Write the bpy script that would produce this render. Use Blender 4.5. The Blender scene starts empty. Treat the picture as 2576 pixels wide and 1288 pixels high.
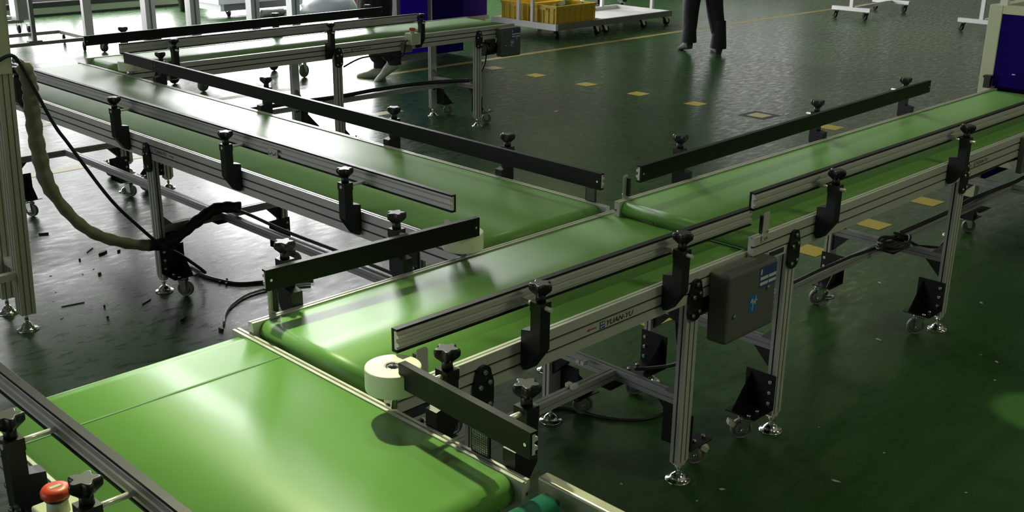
import bpy, bmesh, math, random
from mathutils import Vector, Matrix
random.seed(7)
PI = math.pi
sc = bpy.context.scene
COL = sc.collection

# ------------------------------------------------------------------ camera
cd = bpy.data.cameras.new('camera'); cam = bpy.data.objects.new('camera', cd); COL.objects.link(cam)
cd.sensor_width = 36.0; cd.lens = 2756.16 * 36.0 / 2576.0; cd.clip_end = 200
Rr = Vector((0.70675273, -0.70738611, 0.01026981)); Ru = Vector((0.22618738, 0.23969176, 0.944133)); Rf = Vector((0.67032816, 0.66494568, -0.32940462))
m = Matrix((Rr, Ru, -Rf)).transposed().to_4x4(); m.translation = (-0.82, -2.3856, 1.8475)
cam.matrix_world = m
sc.camera = cam

# ------------------------------------------------------------------ world, lamps, exposure
w = bpy.data.worlds.new('world'); sc.world = w; w.use_nodes = True
w.node_tree.nodes['Background'].inputs[0].default_value = (0.62, 0.70, 0.78, 1)
w.node_tree.nodes['Background'].inputs[1].default_value = 0.5
sc.view_settings.view_transform = 'Standard'; sc.view_settings.look = 'None'
sc.view_settings.gamma = 1.0; sc.view_settings.use_curve_mapping = False
sc.view_settings.exposure = 0.0
WARM = (0.93, 1.0, 0.58)
COOL = (1.0, 0.985, 1.0)

def spot(name, loc, tgt, energy, angle, blend, size, color):
    l = bpy.data.lights.new(name, 'SPOT'); l.energy = energy; l.color = color
    l.spot_size = math.radians(angle); l.spot_blend = blend; l.shadow_soft_size = size
    o = bpy.data.objects.new(name, l); COL.objects.link(o); o.location = loc
    o.rotation_euler = (Vector(tgt) - Vector(loc)).to_track_quat('-Z', 'Y').to_euler()
    return o
KEY = (1.45, 1.40, 3.75)
spot('high_bay_light', KEY, (-0.30, -0.95, 0.7), 640, 46, 0.6, 0.07, WARM)
GEN = (2.15, 1.40, 3.75)
spot('high_bay_light', GEN, (2.4, -0.4, 0.3), 75, 120, 0.5, 0.07, WARM)
FLR = (3.11, -1.73, 4.35)  # unseen spot added to throw the bright patch on the floor at right
spot('spill_spot', FLR, (3.113, -1.227, 0), 420, 4.6, 0.25, 0.03, WARM)
FILL_TUBES = [(3.9, 0.9), (2.6, 5.6), (11.0, 8.5), (-1.6, -4.6), (3.2, -4.6), (7.5, -2.5), (13.5, 5.0)]  # unseen tubes, added mostly as soft fill for dark faces
FILL_TUBE_W = [7, 8, 26, 8, 66, 14, 10]
for (tx, ty), e in zip(FILL_TUBES, FILL_TUBE_W):
    l = bpy.data.lights.new('fill_tube_light', 'AREA'); l.shape = 'RECTANGLE'; l.size = 1.3; l.size_y = 0.16; l.energy = e; l.color = WARM
    o = bpy.data.objects.new('fill_tube_light', l); COL.objects.link(o); o.location = (tx, ty, 4.42)

# ------------------------------------------------------------------ materials
def nd(nt, t, **kw):
    n = nt.nodes.new(t)
    for k, v in kw.items():
        if k in n.inputs: n.inputs[k].default_value = v
        else: setattr(n, k, v)
    return n
MATS = {}
def mat(name, col, rough=0.5, metal=0.0, var=0.0, scale=8.0, bump=0.0, bscale=200.0, rvar=0.0, coat=0.0, spec=0.5, stretch=None):
    m = bpy.data.materials.new(name); m.use_nodes = True; nt = m.node_tree
    b = nt.nodes['Principled BSDF']
    b.inputs['Base Color'].default_value = (*col, 1); b.inputs['Roughness'].default_value = rough
    b.inputs['Metallic'].default_value = metal; b.inputs['Coat Weight'].default_value = coat
    b.inputs['Specular IOR Level'].default_value = spec
    tc = nd(nt, 'ShaderNodeTexCoord'); src = tc.outputs['Object']
    if stretch:
        mp = nd(nt, 'ShaderNodeMapping'); mp.inputs['Scale'].default_value = stretch
        nt.links.new(src, mp.inputs['Vector']); src = mp.outputs['Vector']
    if var or rvar:
        n = nd(nt, 'ShaderNodeTexNoise', Scale=scale, Detail=5.0, Roughness=0.6); nt.links.new(src, n.inputs['Vector'])
        if var:
            mx = nd(nt, 'ShaderNodeMix', data_type='RGBA')
            mx.inputs[6].default_value = (*[c * (1 - var) for c in col], 1); mx.inputs[7].default_value = (*[min(1, c * (1 + var)) for c in col], 1)
            nt.links.new(n.outputs['Fac'], mx.inputs[0]); nt.links.new(mx.outputs[2], b.inputs['Base Color'])
        if rvar:
            mr = nd(nt, 'ShaderNodeMapRange'); mr.inputs[1].default_value = .3; mr.inputs[2].default_value = .7
            mr.inputs[3].default_value = max(0.03, rough - rvar); mr.inputs[4].default_value = rough + rvar
            nt.links.new(n.outputs['Fac'], mr.inputs[0]); nt.links.new(mr.outputs[0], b.inputs['Roughness'])
    if bump:
        n2 = nd(nt, 'ShaderNodeTexNoise', Scale=bscale, Detail=3.0); nt.links.new(src, n2.inputs['Vector'])
        bp = nd(nt, 'ShaderNodeBump', Strength=bump, Distance=0.002)
        nt.links.new(n2.outputs['Fac'], bp.inputs['Height']); nt.links.new(bp.outputs['Normal'], b.inputs['Normal'])
    MATS[name] = m; return m
BELT = mat('belt_green', (0.145, 0.330, 0.075), 0.41, var=0.05, scale=3, rvar=0.02, bump=0.04, bscale=900, spec=0.38)
SEAM = mat('belt_seam_green', (0.05, 0.19, 0.03), 0.5, var=.05)
ALU = mat('anodised_aluminium', (0.60, 0.60, 0.56), 0.36, 0.25, var=0.05, scale=20, rvar=0.05)
ALUD = mat('aluminium_bar', (0.40, 0.40, 0.40), 0.40, 0.25, var=0.06, scale=20)
STEEL = mat('stainless_steel', (0.62, 0.60, 0.46), 0.32, 0.55, var=0.12, scale=6, rvar=0.08)
CHROME = mat('chrome', (0.78, 0.78, 0.76), 0.14, 1.0, var=0.03)
BLACK = mat('black_plastic', (0.007, 0.007, 0.008), 0.40, var=0.2, scale=30, bump=0.05, bscale=600)
STRIP = mat('black_wear_strip', (0.006, 0.006, 0.0065), 0.45, var=0.15, scale=10, rvar=0.04, spec=0.25)
PLATE = mat('black_coated_plate', (0.006, 0.006, 0.007), 0.35, var=0.2, scale=20)
ROD = mat('bright_rod', (0.88, 0.88, 0.84), 0.24, 0.45, var=0.03)
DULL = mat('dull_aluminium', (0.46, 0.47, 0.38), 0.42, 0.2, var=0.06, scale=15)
RUBBER = mat('black_rubber', (0.014, 0.014, 0.015), 0.55, var=0.2, scale=20)
TYRE = mat('grey_tyre', (0.16, 0.165, 0.15), 0.5, var=0.1, scale=20)
NYLON = mat('white_nylon', (0.90, 0.90, 0.74), 0.42, var=0.04, scale=12)
BOXG = mat('grey_gearbox_paint', (0.115, 0.12, 0.105), 0.5, var=0.08, scale=14, bump=0.1, bscale=500)
BOXG2 = mat('green_grey_gearbox_paint', (0.085, 0.115, 0.085), 0.5, var=0.08, scale=14)
IVORY = mat('ivory_plastic', (0.55, 0.60, 0.42), 0.5, var=0.04)
RED = mat('red_button', (0.72, 0.07, 0.025), 0.4, var=0.08)
LBLUE = mat('label_blue', (0.035, 0.06, 0.22), 0.45, var=0.05)
CYAN = mat('logo_blue', (0.02, 0.16, 0.50), 0.4, var=0.05)
WHITEP = mat('white_print', (0.62, 0.64, 0.62), 0.5, var=0.04)
INK = mat('dark_print', (0.03, 0.035, 0.05), 0.5, var=0.1)
REDINK = mat('red_print', (0.38, 0.06, 0.03), 0.5, var=0.1)
YEL = mat('yellow_tape', (0.62, 0.47, 0.05), 0.45, var=0.12, scale=9, rvar=0.1)
YELL = mat('worn_yellow_line', (0.34, 0.28, 0.07), 0.5, var=0.35, scale=6, rvar=0.1)
YELP = mat('pale_yellow_tape', (0.62, 0.56, 0.26), 0.45, var=0.1, scale=9)
TAPEB = mat('dark_tape_border', (0.055, 0.06, 0.045), 0.6, var=0.2)
BLUE_LIT = mat('lit_blue_panel', (0.030, 0.002, 0.72), 0.5, var=0.04, scale=5, spec=0.15)  # brightness of the lit door is put into this blue
NAVY = mat('navy_panel', (0.013, 0.002, 0.17), 0.6, var=0.05, scale=5, spec=0.06)  # also gives the rear cabinet box its shade as colour
CREAM = mat('cream_profile', (0.66, 0.70, 0.52), 0.45, var=0.05, scale=6)
WHITEM = mat('white_painted_metal', (0.80, 0.80, 0.80), 0.4, var=0.03)
GREYM = mat('grey_painted_metal', (0.20, 0.21, 0.19), 0.5, var=0.08)
CRATE = mat('yellow_plastic', (0.72, 0.50, 0.03), 0.42, var=0.10, scale=4)
SACK = mat('green_scrap', (0.10, 0.16, 0.04), 0.7, var=0.3, scale=9)
CLOTH = mat('dark_trouser_cloth', (0.014, 0.016, 0.018), 0.85, var=0.2, scale=30, bump=0.3, bscale=60)
SHOE = mat('dark_boot_leather', (0.035, 0.037, 0.036), 0.5, var=0.2, scale=20)
SNEAK = mat('grey_sneaker', (0.42, 0.43, 0.36), 0.6, var=0.15, scale=20)
SKIN = mat('skin', (0.48, 0.30, 0.21), 0.55, var=0.05)
HAIR = mat('black_hair', (0.012, 0.011, 0.010), 0.6, var=0.2)
TEAL = mat('teal_roller_sleeve', (0.012, 0.17, 0.10), 0.38, var=0.08, scale=9, rvar=0.06)
HOSEM = mat('grey_fabric_hose', (0.23, 0.24, 0.16), 0.55, var=0.6, scale=16, bump=0.9, bscale=34)
REFL = mat('reflector_grid', (0.30, 0.30, 0.32), 0.25, 0.6, var=0.3, scale=90)
PALEGR = mat('pale_green_wall_paint', (0.42, 0.52, 0.34), 0.6, var=0.08, scale=3)
WALLM = mat('grey_wall_paint', (0.38, 0.38, 0.34), 0.75, var=0.1, scale=2)
CEILM = mat('dark_ceiling', (0.10, 0.10, 0.09), 0.8, var=0.1, scale=2)
DARKB = mat('dark_band', (0.03, 0.035, 0.03), 0.6, var=0.2)
WRAP = mat('clear_plastic_wrap', (0.62, 0.64, 0.66), 0.25, var=0.25, scale=6)
ORANGE = mat('orange_sack', (0.42, 0.10, 0.045), 0.7, var=0.2, scale=5)
LAMPM = mat('lamp_housing', (0.35, 0.36, 0.36), 0.4, 0.6, var=0.05)
PALEBIT = mat('pale_chip', (0.55, 0.56, 0.48), 0.6, var=0.1)

def emis(name, col, s):
    m = bpy.data.materials.new(name); m.use_nodes = True; nt = m.node_tree; nt.nodes.clear()
    e = nd(nt, 'ShaderNodeEmission'); e.inputs[0].default_value = (*col, 1); e.inputs[1].default_value = s
    o = nd(nt, 'ShaderNodeOutputMaterial'); nt.links.new(e.outputs[0], o.inputs[0]); return m
DAY = emis('daylight_pane', COOL, 24.0)
FILLPANE = emis('fill_pane', (1.0, 1.0, 0.86), 0.34)  # dim glowing panes added to grey the far floor reflections
DAY5 = emis('clerestory_pane', COOL, 9.0)
DAY6 = emis('low_band_pane', COOL, 12.0)
DAY2 = emis('daylight_pane_far', COOL, 1.6)
DAY3 = emis('daylight_pane_left', (0.94, 0.97, 1.0), 4.0)
TUBEM = emis('fill_tube', WARM, 3.0)

def floor_mat():
    m = bpy.data.materials.new('green_epoxy_floor'); m.use_nodes = True; nt = m.node_tree; b = nt.nodes['Principled BSDF']
    tc = nd(nt, 'ShaderNodeTexCoord'); src = tc.outputs['Object']
    n1 = nd(nt, 'ShaderNodeTexNoise', Scale=0.9, Detail=6.0, Roughness=0.6); nt.links.new(src, n1.inputs['Vector'])
    cr = nd(nt, 'ShaderNodeValToRGB'); e = cr.color_ramp.elements
    e[0].position = 0.32; e[0].color = (0.020, 0.066, 0.014, 1); e[1].position = 0.7; e[1].color = (0.037, 0.100, 0.026, 1)
    nt.links.new(n1.outputs['Fac'], cr.inputs[0])
    mp = nd(nt, 'ShaderNodeMapping'); mp.inputs['Scale'].default_value = (9, 26, 9); mp.inputs['Rotation'].default_value = (0, 0, 0.8)
    nt.links.new(src, mp.inputs['Vector'])
    n2 = nd(nt, 'ShaderNodeTexNoise', Scale=1.0, Detail=6.0, Roughness=0.65); nt.links.new(mp.outputs['Vector'], n2.inputs['Vector'])
    sp = nd(nt, 'ShaderNodeMapRange'); sp.inputs[1].default_value = 0.63; sp.inputs[2].default_value = 0.72
    nt.links.new(n2.outputs['Fac'], sp.inputs[0])
    mx = nd(nt, 'ShaderNodeMix', data_type='RGBA'); mx.inputs[7].default_value = (0.012, 0.022, 0.014, 1)
    mu = nd(nt, 'ShaderNodeMath', operation='MULTIPLY'); mu.inputs[1].default_value = 0.55
    nt.links.new(sp.outputs[0], mu.inputs[0]); nt.links.new(mu.outputs[0], mx.inputs[0])
    nt.links.new(cr.outputs[0], mx.inputs[6]); nt.links.new(mx.outputs[2], b.inputs['Base Color'])
    rr = nd(nt, 'ShaderNodeMapRange'); rr.inputs[1].default_value = 0.3; rr.inputs[2].default_value = 0.75
    rr.inputs[3].default_value = 0.20; rr.inputs[4].default_value = 0.44
    nt.links.new(n2.outputs['Fac'], rr.inputs[0]); nt.links.new(rr.outputs[0], b.inputs['Roughness'])
    n3 = nd(nt, 'ShaderNodeTexNoise', Scale=16.0, Detail=5.0, Roughness=0.6); nt.links.new(src, n3.inputs['Vector'])
    bp = nd(nt, 'ShaderNodeBump', Strength=0.13, Distance=0.004)
    nt.links.new(n3.outputs['Fac'], bp.inputs['Height']); nt.links.new(bp.outputs['Normal'], b.inputs['Normal'])
    b.inputs['Specular IOR Level'].default_value = 0.24
    return m
FLOORM = floor_mat()

# ------------------------------------------------------------------ mesh builder
class MB:
    def __init__(s): s.v = []; s.f = []; s.s = []
    def add(s, vs, fs, smooth=False):
        o = len(s.v); s.v += [tuple(p) for p in vs]
        for f in fs: s.f.append([i + o for i in f]); s.s.append(smooth)
        return s
    def box(s, x0, x1, y0, y1, z0, z1):
        return s.add([(x0,y0,z0),(x1,y0,z0),(x1,y1,z0),(x0,y1,z0),(x0,y0,z1),(x1,y0,z1),(x1,y1,z1),(x0,y1,z1)],
                     [(0,3,2,1),(4,5,6,7),(0,1,5,4),(1,2,6,5),(2,3,7,6),(3,0,4,7)])
    def prism(s, pts, ax, a, b, smooth=False):
        n = len(pts)
        def P(p, t): return (t, p[0], p[1]) if ax == 'x' else (p[0], t, p[1]) if ax == 'y' else (p[0], p[1], t)
        s.add([P(p, a) for p in pts] + [P(p, b) for p in pts], [(i, (i+1) % n, (i+1) % n + n, i + n) for i in range(n)], smooth)
        o = len(s.v) - 2*n
        s.f.append([o + i for i in range(n)][::-1]); s.s.append(False)
        s.f.append([o + n + i for i in range(n)]); s.s.append(False)
        return s
    def ring(s, rings, cap0=True, cap1=True, smooth=True):
        n = len(rings[0]); o = len(s.v)
        for r in rings: s.v += [tuple(p) for p in r]
        for k in range(len(rings) - 1):
            for i in range(n):
                s.f.append([o+k*n+i, o+k*n+(i+1) % n, o+(k+1)*n+(i+1) % n, o+(k+1)*n+i]); s.s.append(smooth)
        if cap0: s.f.append([o+i for i in range(n)][::-1]); s.s.append(False)
        if cap1: s.f.append([o+(len(rings)-1)*n+i for i in range(n)]); s.s.append(False)
        return s
    def tube(s, path, r, n=10, cap=True):
        path = [Vector(p) for p in path]; rings = []
        rs = r if isinstance(r, (list, tuple)) else [r]*len(path)
        up = Vector((0,0,1)); t0 = (path[1]-path[0]).normalized()
        if abs(t0.z) > 0.9: up = Vector((1,0,0))
        a = t0.cross(up).normalized()
        for k, p in enumerate(path):
            t = (path[min(k+1, len(path)-1)] - path[max(k-1, 0)]).normalized()
            a = (a - t*a.dot(t)).normalized(); b = t.cross(a)
            rings.append([p + (a*math.cos(2*PI*i/n) + b*math.sin(2*PI*i/n))*rs[k] for i in range(n)])
        return s.ring(rings, cap, cap)
    def cyl(s, p0, p1, r, r1=None, n=16): return s.tube([p0, p1], [r, r if r1 is None else r1], n)
    def lathe(s, prof, c=(0,0,0), n=24, fn=None):
        rings = [[(c[0] + r*(fn(2*PI*i/n) if fn else 1)*math.cos(2*PI*i/n), c[1] + r*(fn(2*PI*i/n) if fn else 1)*math.sin(2*PI*i/n), c[2]+z) for i in range(n)] for r, z in prof]
        return s.ring(rings)
    def xf(s, M):
        s.v = [tuple(M @ Vector(p)) for p in s.v]; return s
    def mesh(s, name, mt):
        me = bpy.data.meshes.new(name); me.from_pydata(s.v, [], s.f)
        me.polygons.foreach_set('use_smooth', s.s)
        bm = bmesh.new(); bm.from_mesh(me); bmesh.ops.recalc_face_normals(bm, faces=bm.faces); bm.to_mesh(me); bm.free()
        me.materials.append(mt); me.update(); return me

def catmull(pts, k=6):
    P = [Vector(p) for p in pts]; out = []
    for i in range(len(P)-1):
        p0 = P[max(i-1,0)]; p1 = P[i]; p2 = P[i+1]; p3 = P[min(i+2,len(P)-1)]
        for j in range(k):
            t = j/k; out.append(0.5*((2*p1) + (p2-p0)*t + (2*p0-5*p1+4*p2-p3)*t*t + (3*p1-p0-3*p2+p3)*t**3))
    out.append(P[-1]); return out

def tag(o, label, cat, group=None, kind=None):
    if label: o['label'] = label
    if cat: o['category'] = cat
    if group: o['group'] = group
    if kind: o['kind'] = kind
    return o
def thing(name, label, cat, loc=(0,0,0), group=None, rotz=0.0):
    o = bpy.data.objects.new(name, None); COL.objects.link(o); o.empty_display_size = 0.1
    o.location = loc; o.rotation_euler = (0, 0, rotz); return tag(o, label, cat, group)
def obj(name, me, mt=None, parent=None, loc=(0,0,0), rotz=0.0, rot=None, bevel=0.0, label=None):
    """me: a mesh or an MB. loc is world when the parent is an unrotated Empty, local to the parent otherwise"""
    if isinstance(me, MB): me = me.mesh(name, mt)
    o = bpy.data.objects.new(name, me); COL.objects.link(o)
    L = Vector(loc)
    if parent is not None:
        o.parent = parent
        if parent.type == 'EMPTY' and parent.rotation_euler.z == 0: L = L - Vector(parent.location)
    o.location = L; o.rotation_euler = rot if rot else (0, 0, rotz)
    if bevel:
        b = o.modifiers.new('bevel', 'BEVEL'); b.width = bevel; b.segments = 3; b.limit_method = 'ANGLE'
    if label: o['label'] = label
    return o
def struct(name, mb, mt, label=None, **kw):
    o = obj(name, mb, mt, **kw); o['kind'] = 'structure'
    if label: o['label'] = label
    return o
def text_mesh(body, width, height, mt, shear=0.0):
    c = bpy.data.curves.new('t', 'FONT'); c.body = body; c.size = 1.0; c.shear = shear; c.offset = 0.022; c.resolution_u = 3
    o = bpy.data.objects.new('t', c); COL.objects.link(o); bpy.context.view_layer.update()
    me = bpy.data.meshes.new_from_object(o.evaluated_get(bpy.context.evaluated_depsgraph_get()))
    bpy.data.objects.remove(o); bpy.data.curves.remove(c)
    xs = [v.co.x for v in me.vertices]; ys = [v.co.y for v in me.vertices]
    x0, x1, y0, y1 = min(xs), max(xs), min(ys), max(ys)
    for v in me.vertices:   # upright, facing local -Y
        v.co = ((v.co.x-x0)/(x1-x0)*width, 0, (v.co.y-y0)/(y1-y0)*height)
    me.materials.clear(); me.materials.append(mt); return me

# ------------------------------------------------------------------ the hall
struct('floor', MB().box(-9, 20, -9, 12.6, -0.2, 0), FLOORM, 'glossy dark green epoxy floor')
WY = 12.45
def wall_with_holes(name, axis, pos, a0, a1, zt, holes, th=0.25):
    mb = MB(); cuts = sorted(holes)
    def bx(u0, u1, z0, z1):
        if u1 - u0 < 1e-4 or z1 - z0 < 1e-4: return
        if axis == 'y': mb.box(u0, u1, pos, pos+th, z0, z1)
        else: mb.box(pos, pos+th, u0, u1, z0, z1)
    u = a0
    for h0, h1 in sorted({(h[0], h[1]) for h in cuts}):
        bx(u, h0, 0, zt); z = 0.0
        for q in cuts:
            if (q[0], q[1]) == (h0, h1): bx(h0, h1, z, q[2]); z = q[3]
        bx(h0, h1, z, zt); u = h1
    bx(u, a1, 0, zt)
    return struct(name, mb, WALLM)
HZ = 6.2
WB = [(1.2, 7.2, 0.18, 1.60), (7.7, 11.1, 0.18, 5.20), (12.2, 17.2, 0.9, 3.0), (1.2, 7.2, 2.75, 4.30)]  # the low opening at far right is added for fill panes
WR = [(-3.0, 2.6, 0.9, 3.0), (3.0, 8.2, 0.9, 3.0), (8.7, 11.3, 1.2, 3.4)]  # the low openings are added for fill panes
wall_with_holes('wall_back', 'y', WY, -9, 20, HZ, WB)['label'] = 'far wall with pale green dado behind the carts'
wall_with_holes('wall_right', 'x', 18.0, -9, WY, HZ, WR)
WL = [(1.5, 8.5, 0.9, 3.8)]
wall_with_holes('wall_left', 'x', -8.25, -9, WY, HZ, WL)
wall_with_holes('wall_front', 'y', -8.25, -8, 18, HZ, [])
struct('ceiling', MB().box(-9, 20, -9, 12.6, HZ, HZ+0.2), CEILM)
for i, (h, axis, pos, mt) in enumerate([(WB[0], 'y', WY, DAY6), (WB[1], 'y', WY, DAY), (WB[2], 'y', WY, FILLPANE), (WB[3], 'y', WY, DAY5), (WR[0], 'x', 18.0, FILLPANE), (WR[1], 'x', 18.0, FILLPANE), (WR[2], 'x', 18.0, DAY2), (WL[0], 'x', -8.25, DAY3)]):
    u0, u1, z0, z1 = h; fr = MB(); n = 4
    def bb(a, b, c, d, e, f):
        if axis == 'y': fr.box(a, b, pos+c, pos+d, e, f)
        else: fr.box(pos+c, pos+d, a, b, e, f)
    for k in range(n+1):
        uu = u0 + (u1-u0)*k/n; bb(uu-.03, uu+.03, .05, .13, z0, z1)
    bb(u0, u1, .05, .13, z0, z0+.06); bb(u0, u1, .05, .13, z1-.06, z1); bb(u0, u1, .06, .12, (z0+z1)/2-.025, (z0+z1)/2+.025)
    wo = struct('window_%d' % (i+1), fr, GREYM, ['low bright window band in the far wall', 'tall bright window in the far wall', 'added dim fill window in the far wall at right', 'high clerestory window in the far wall', 'added dim fill window in the right wall beyond the cabinet', 'added dim fill window in the right wall beyond the aisle', 'bright window at the end of the right wall', 'daylight window in the left wall'][i])
    for k in range(n):
        a = u0 + (u1-u0)*k/n; b2 = u0 + (u1-u0)*(k+1)/n
        q0 = pos + (.09 if pos < 0 else .15)
        p = MB().box(a, b2, q0, q0+.01, z0, z1) if axis == 'y' else MB().box(q0, q0+.01, a, b2, z0, z1)
        obj('pane', p, mt, wo)
struct('trim_1', MB().box(-8, 18, WY-.012, WY, 0.025, 0.11), PALEGR, 'pale green painted dado at the foot of the far wall')
struct('trim_2', MB().box(-8, 18, WY-.03, WY, 0.11, 0.175), DARKB, 'dark band along the far wall')
struct('baseboard_back', MB().box(-8, 18, WY-.02, WY, 0.0, 0.022), DARKB, 'thin dark skirting of the far wall')

def lamp_fixture(loc, label):
    t = thing('high_bay_lamp', label, 'lamp', (loc[0], loc[1], loc[2]))
    obj('shade', MB().ring([[(r*math.cos(2*PI*i/24), r*math.sin(2*PI*i/24), z) for i in range(24)] for r, z in ((.24,-.12),(.22,0.0),(.11,.16),(.06,.2))], False, True), LAMPM, t, loc)
    obj('hanger', MB().cyl((0,0,.2), (0,0,HZ-loc[2]), .012), LAMPM, t, loc)
lamp_fixture((KEY[0], KEY[1], KEY[2]+.08), 'high bay lamp hanging over the outfeed conveyor')
lamp_fixture((FLR[0], FLR[1], FLR[2]+.02), 'unseen downlight over the floor at the right edge')
lamp_fixture((GEN[0], GEN[1], GEN[2]+.08), 'high bay lamp hanging over the long conveyor')
for k, (tx, ty) in enumerate(FILL_TUBES):  # housings for the added fill tubes
    t = thing('fill_tube_fitting', ['added fill tube over the aisle', 'added fill tube behind the rear conveyor', 'added fill tube over the crate carts', 'added fill tube behind the viewer at left', 'added fill tube behind the viewer at right', 'added fill tube over the blue cabinet', 'ceiling tube light over the wheeled stands'][k], 'lamp', (tx, ty, 4.56))
    obj('housing', MB().box(-.7,.7,-.1,.1,-.12,0), LAMPM, t, (tx, ty, 4.56))
    for hx in (-.5, .5): obj('hanger', MB().cyl((hx,0,0), (hx,0,HZ-4.56), .008, n=8), LAMPM, t, (tx, ty, 4.56))
    obj('tube', MB().cyl((-.64,0,-.14), (.64,0,-.14), .014, n=10), TUBEM, t, (tx, ty, 4.56))

# ------------------------------------------------------------------ conveyor kit
H = 0.0956; T = 0.022          # side frame height and thickness
RZ = {'S': 0.0, 'N': PI, 'W': -PI/2, 'E': PI/2}
_c = {}
def cached(key, fn):
    if key not in _c: _c[key] = fn()
    return _c[key]

def frame_mesh(L):
    g, d = .0033, .011; y = [(0, -H)]
    for k in (2, 1):
        z = -H*k/3; y += [(0, z-g), (d, z-g), (d, z+g), (0, z+g)]
    y += [(0, -.001), (.001, 0), (T/2-.003, 0), (T/2-.003, -.005), (T/2+.003, -.005), (T/2+.003, 0), (T, 0), (T, -H)]
    return MB().prism(y, 'x', 0, L).mesh('side_frame', ALU)

def bracket_mesh():
    p = [(-.068,.124),(-.034,.124),(-.034,.046),(-.0015,.040),(-.0015,-.058),(-.010,-.070),(-.026,-.064),(-.068,-.004)]
    mb = MB().prism(p, 'x', -.018, .018)
    return mb.mesh('rail_bracket', BLACK)
def cap_mesh():
    return MB().box(-.0195,.0195,-.0695,-.0325,.100,.126).mesh('clamp_head', BLACK)
def knob_mesh():
    mb = MB().lathe([(.0135,.126),(.0125,.136),(.0125,.150)], (0,-.051,0), 16)
    f = lambda a: 1 + .23*math.cos(5*a + .4)
    mb.lathe([(.012,.144),(.017,.150),(.0225,.156),(.0250,.160),(.0255,.170),(.0240,.1745),(.0215,.176),(.0205,.1762)], (0,-.051,0), 40, f)
    return mb.mesh('star_knob', BLACK)
def screw_mesh():
    return MB().cyl((0,-.0705,.112), (0,-.0690,.112), .006, n=10).mesh('set_screw', CHROME)
def bolt_mesh():
    mb = MB().cyl((0,0,0), (0,-.007,0), .0068, n=10); mb.cyl((0,-.007,0), (0,-.0085,0), .0045, n=6)
    return mb.mesh('bolt', CHROME)
def rod_mesh(a, b):
    return MB().cyl((0,a,.112), (0,b,.112), .006, n=12).mesh('rod', ROD)
def plate_mesh():
    pts = []
    for i in range(25):       # rounded top, narrower
        a = PI*i/24; pts.append((.024*math.cos(a), .052 + .024*math.sin(a)*0.8))
    pts += [(-.034, .02), (-.034, -.03)]
    for i in range(1, 12):
        a = PI + PI*i/12; pts.append((.034*math.cos(a), -.034 + .030*math.sin(a)))
    pts += [(.034, -.03), (.034, .02)]
    return MB().prism(pts, 'y', -.009, 0).mesh('joint_plate', PLATE)
PBOLT = [(0,.055), (-.016,.018), (.016,.024), (-.016,-.042), (.016,-.036)]
def leg_mesh(z1, z0=.07):
    g, d = .0030, .009
    p = [(-.03,0)]
    for c in (-.012, .012): p += [(c-g,0),(c-g,d),(c+g,d),(c+g,0)]
    p += [(.03,0),(.03,.015-g),(.03-d,.015-g),(.03-d,.015+g),(.03,.015+g),(.03,.03),(-.03,.03),(-.03,.015+g),(-.03+d,.015+g),(-.03+d,.015-g),(-.03,.015-g)]
    mb = MB().prism(p, 'z', z0, z1)
    mb.prism([(-.028,z0),(.028,z0),(.014,z0-.014),(-.014,z0-.014)], 'y', .002, .028)
    return mb.mesh('leg', ALU)
def foot_mesh():
    mb = MB().lathe([(.041,0),(.041,.003),(.039,.005),(.029,.006),(.0265,.012),(.021,.020),(.012,.027),(.008,.029)], (0,.015,0), 28)
    mb.lathe([(.0065,.027),(.0065,.062)], (0,.015,0), 10)
    mb.lathe([(.0105,.043),(.0105,.050)], (0,.015,0), 6)
    return mb.mesh('levelling_foot', CHROME)
def cbrk_mesh(s):
    mb = MB().box(min(s*.0305,s*.0345), max(s*.0305,s*.0345), -.006, .112, .098, .225)
    mb.box(min(s*.0305,s*.150), max(s*.0305,s*.150), -.006, .112, .096, .100)
    mb.prism([(s*.034,.100),(s*.140,.100),(s*.034,.215)], 'y', .088, .092)
    return mb.mesh('caster_bracket', PLATE)
def cfork_mesh(s):
    x = 0; y = 0; a = s*.012
    mb = MB().box(x-.030, x+.030, y-.026, y+.026, .0915, .0955)
    mb.lathe([(.021,.080),(.023,.086),(.023,.0915)], (x,y,0), 18)
    for q in (-.0195, .0175):
        mb.prism([(x-.019,.083),(x+.019,.083),(x+a+.011,.030),(x+a-.011,.030)], 'y', y+q, y+q+.002)
    mb.cyl((x+a,y-.023,.0375), (x+a,y+.023,.0375), .0055, n=10)
    return mb.mesh('caster_fork', CHROME)
def cbrake_mesh(s):
    x = -s*.046
    return MB().prism([(x-.012,.062),(x+.013,.074),(x+.017,.058),(x-.004,.046)], 'y', -.014, .014).mesh('brake_pedal', IVORY)
def wheel_mesh(s):
    x = s*.012; y = 0; mb = MB()
    pr = [(.010,-.013),(.024,-.013),(.025,-.009),(.029,-.009),(.030,-.012),(.0355,-.011),(.0375,-.005),(.0375,.005),(.0355,.011),(.030,.012),(.029,.009),(.025,.009),(.024,.013),(.010,.013)]
    rings = [[(x + r*math.cos(2*PI*i/24), y + q, .0376 + r*math.sin(2*PI*i/24)) for i in range(24)] for r, q in pr]
    return mb.ring(rings).mesh('caster_wheel', TYRE)
def vbolt(): return cached('bolt', bolt_mesh)

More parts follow.
